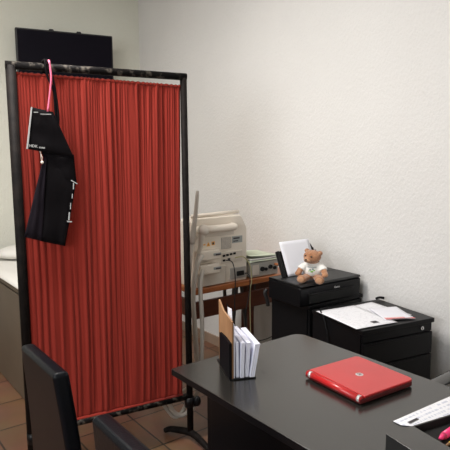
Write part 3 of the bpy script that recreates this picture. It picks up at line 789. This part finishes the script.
# vents and labels on the back
bm = nb(); bx(bm, .185, .255, -.002, 0, .205, .272)
v_ = obj('vent_panel', bm, M['vent'], um)
bm = nb()
for k in range(9): bx(bm, .188, .252, -.0035, -.002, .209+k*.007, .2115+k*.007)
obj('vent_slats', bm, M['beige2'], v_)
tag(obj('rating_label', bx(nb(), .262, .335, -.002, 0, .232, .272), M['greylabel'], um), 'grey rating label')
bm = nb(); bx(bm, .27, .315, -.0028, -.002, .255, .264); bx(bm, .27, .305, -.0028, -.002, .240, .246); obj('label_print', bm, M['dark_ink'], um)
bm = nb(); prism(bm, [(.085, .232), (.110, .232), (.0975, .256)], -.002, 0, 'y'); tag(obj('warning_sticker', bm, M['orange'], um), 'orange triangle sticker')
bm = nb(); bx(bm, .120, .140, -.002, 0, .235, .256); tag(obj('warning_sticker', bm, M['orange'], um), 'orange square sticker'); bm = nb(); bx(bm, .055, .078, -.002, 0, .240, .247); tag(obj('warning_sticker', bm, M['orange'], um), 'small orange strip sticker')
bm = nb(); bx(bm, .124, .135, -.0028, -.002, .239, .251); obj('sticker_print', bm, M['dark_ink'], um); bm = nb(); disc(bm, (.0975, -.0022, .2405), .003, .0012, 'y', 10); obj('sticker_print', bm, M['dark_ink'], um)
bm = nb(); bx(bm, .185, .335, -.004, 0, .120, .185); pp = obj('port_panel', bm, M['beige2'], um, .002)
for k, (x, z) in enumerate(((.20, .165), (.225, .167), (.25, .169), (.275, .171), (.20, .138), (.235, .141))):
    obj('port_socket', bx(nb(), x-.008, x+.009, -.0075, -.004, z-.006, z+.006), M['void'], pp, .001)
# mains inlet lower right
obj('mains_panel', bx(nb(), .245, .355, -.010, 0, .018, .085), M['vent'], um, .002)
obj('mains_switch', bx(nb(), .285, .335, -.020, -.010, .035, .063), M['void'], um, .003)
# probe connectors
for k, z in enumerate((.195, .115)):
    c_ = obj('probe_connector', bx(nb(), .01, .145, -.045, 0, z-.035, z+.022), M['beige'], um, .008, 3)
    obj('connector_shade', bx(nb(), .10, .150, -.050, -.044, z-.012, z+.003), M['greylabel'], c_, .002)
    obj('connector_latch', bx(nb(), .11, .142, -.056, -.050, z-.010, z-.001), M['dark_ink'], c_, .002)
# probe holder at the left with standing probe
hd = obj('probe_holder', tube(nb(), [(-.01, -.02, .30), (-.035, -.03, .27), (-.04, -.03, .22)], .022, 12, smooth=4), M['beige2'], um, smooth=True)
bm = nb(); ball(bm, (.026, -.060, .325), 1, .032, .028, .030); tube(bm, [(.018, -.06, .33), (.012, -.05, .24), (.0, -.045, .20)], .017, 12, smooth=4, taper=lambda t: 1-.4*t)
tag(obj('ultrasound_probe', bm, M['beige2'], smooth=True), 'rounded cream ultrasound probe hanging on the left of the machine', 'ultrasound probe').location = um.location
bm = nb(); tube(bm, [(-.006, -.055, .535), (-.010, -.055, .50), (-.022, -.055, .40), (-.034, -.05, .32), (-.042, -.045, .26)], .013, 12, smooth=4, taper=lambda t: .55+.75*t if t > .05 else .45)
tag(obj('ultrasound_probe', bm, M['cable_w'], smooth=True), 'long slim wand probe standing upright left of the machine', 'ultrasound probe').location = um.location
# probe cables : two looping from the connectors, down past the table to the floor
def cable(name, label, pts, r, m, k=8):
    return tag(obj(name, tube(nb(), pts, r, 8, smooth=k), M[m], smooth=True), label, 'cable')
ox, oy, oz = 1.575, 2.36, .753
cable('probe_cable', 'pale cable arching from the upper connector down beside the table', [(ox+.02, oy-.05, oz+.185), (ox-.02, oy-.085, oz+.178), (ox-.05, oy-.09, oz+.12), (ox-.075, oy-.10, oz-.02), (ox-.068, oy-.11, oz-.25), (ox-.035, oy-.08, oz-.5), (ox-.055, oy-.05, .14), (ox-.10, oy-.03, .075), (ox-.15, oy-.0, .10), (ox-.18, oy+.03, .20), (ox-.24, oy+.06, .4)], .012, 'cable_w')
cable('probe_cable', 'pale cable from the lower connector hanging in front of the table end', [(ox+.02, oy-.05, oz+.105), (ox-.01, oy-.085, oz+.095), (ox-.03, oy-.10, oz+.02), (ox-.028, oy-.11, oz-.16), (ox-.035, oy-.11, oz-.36), (ox-.06, oy-.12, oz-.5), (ox-.085, oy-.07, .24), (ox-.12, oy-.0, .20), (ox-.20, oy+.04, .30), (ox-.26, oy+.08, .45)], .0115, 'cable_w')
cable('probe_cable', 'pale cable running from the wand probe down next to the screen post', [(ox-.042, oy-.045, oz+.27), (ox-.065, oy-.06, oz+.16), (ox-.085, oy-.07, oz+.0), (ox-.102, oy-.08, oz-.2), (ox-.070, oy-.05, oz-.45), (ox-.06, oy-.03, .18), (ox-.12, oy+.0, .06), (ox-.18, oy+.03, .12), (ox-.28, oy+.08, .34), (ox-.30, oy+.08, .5)], .010, 'cable_w')
cable('probe_cable', 'pale cable looping round beneath the rounded probe', [(ox+.0, oy-.045, oz+.20), (ox-.03, oy-.06, oz+.12), (ox-.055, oy-.07, oz+.03), (ox-.058, oy-.075, oz-.12), (ox-.052, oy-.08, oz-.3), (ox-.05, oy-.09, oz-.5), (ox-.08, oy-.09, .12)], .010, 'cable_w')
cable('black_cable', 'black cable dropping from the machine ports in front of the table', [(ox+.205, oy-.012, oz+.135), (ox+.235, oy-.035, oz+.12), (ox+.25, oy-.04, oz+.03), (ox+.245, oy-.04, oz-.1), (ox+.25, oy-.035, oz-.3), (ox+.27, oy-.02, oz-.5), (ox+.26, oy-.01, .05)], .003, 'cable_b')
cable('black_cable', 'black cable from the mains switch curving down over the table edge', [(ox+.335, oy-.02, oz+.045), (ox+.350, oy-.045, oz+.03), (ox+.35, oy-.045, oz-.06), (ox+.325, oy-.04, oz-.2), (ox+.34, oy-.03, oz-.38), (ox+.33, oy-.02, .1)], .003, 'cable_b')
cable('signal_cable', 'yellowish cable arching from the ports over the table edge', [(ox+.27, oy-.012, oz+.14), (ox+.31, oy-.04, oz+.145), (ox+.35, oy-.05, oz+.09), (ox+.362, oy-.05, oz+.0), (ox+.355, oy-.045, oz-.06), (ox+.37, oy-.03, oz-.3), (ox+.40, oy-.02, .08)], .003, 'cable_y')
cable('black_cable', 'black cable sagging under the table from wall to printer cabinet', [(ox+.22, oy-.0, oz-.12), (ox+.26, oy-.02, oz-.25), (ox+.36, oy-.03, oz-.36), (ox+.47, oy-.03, oz-.38), (ox+.56, oy-.03, oz-.37)], .003, 'cable_b')

# small grey instrument with green-white papers on top
gb = thing('thermal_printer', 'small grey instrument box next to the ultrasound machine', 'instrument', (1.972, 2.355, .753)); gb.scale = (.98, 1, .86)
bm = nb(); bx(bm, 0, .215, 0, .20, .004, .105); obj('instrument_body', bm, M['box'], gb, .005)
bm = nb(); bx(bm, .01, .06, -.002, 0, .02, .09)
obj('side_plate', bm, M['beige2'], gb)
for x, z, r in ((.085, .055, .016), (.115, .05, .011), (.15, .062, .015), (.185, .05, .012)):
    obj('socket', disc(nb(), (x, -.003, z), r, .008, 'y', 16), M['void'], gb)
obj('instrument_plug', tube(nb(), [(.19, -.002, .075), (.19, -.03, .075)], .009, 10), M['wood_e'], gb, smooth=True)
for x in (.02, .195):
    for y in (.02, .18): obj('rubber_foot', disc(nb(), (x, y, .002), .008, .004, n=10), M['plastic'], gb)
pt = thing('folded_cloth', 'pale green and white cloth folded on the grey instrument box', 'cloth', (1.962, 2.35, .845)); pt.scale = (1, 1, .8)
for k, (m, dx, dz) in enumerate((('cloth_g', 0, .0), ('sheet', .006, .014), ('cloth_g', .002, .024))):
    b2 = sheet_bm(.232-k*.008, .20, 12, 10, thick=.010, zf=lambda u, v: .001+.003*(1+sin(u*7+v*4+k))*.5 + dz)
    for v in b2.verts:
        v.co.x += dx
        if k == 2: v.co.z += .022*(1-v.co.x/.23)
    obj('cloth_fold', b2, M[m], pt, smooth=True)

# grey folding stand under the table
fs = thing('folding_stand', 'grey metal folding stand stored under the wooden table', 'stand', (1.93, 2.50, 0))
for x0, x1, w_ in ((-.055, .035, .032), (.10, .17, .036)):
    bm = nb(); prism(bm, [(x0, 0), (x0+w_, 0), (x1+w_, .70), (x1, .70)], 0, .025, 'y'); obj('stand_leg', bm, M['grey'], fs, .003)
for x0, x1 in ((.02, -.03), (.19, .10)):
    bm = nb(); prism(bm, [(x0, 0), (x0+.018, 0), (x1+.018, .70), (x1, .70)], .030, .045, 'y'); obj('stand_leg', bm, M['grey'], fs, .002)
obj('stand_bar', bx(nb(), -.03, .19, .010, .018, .30, .315), M['grey'], fs)
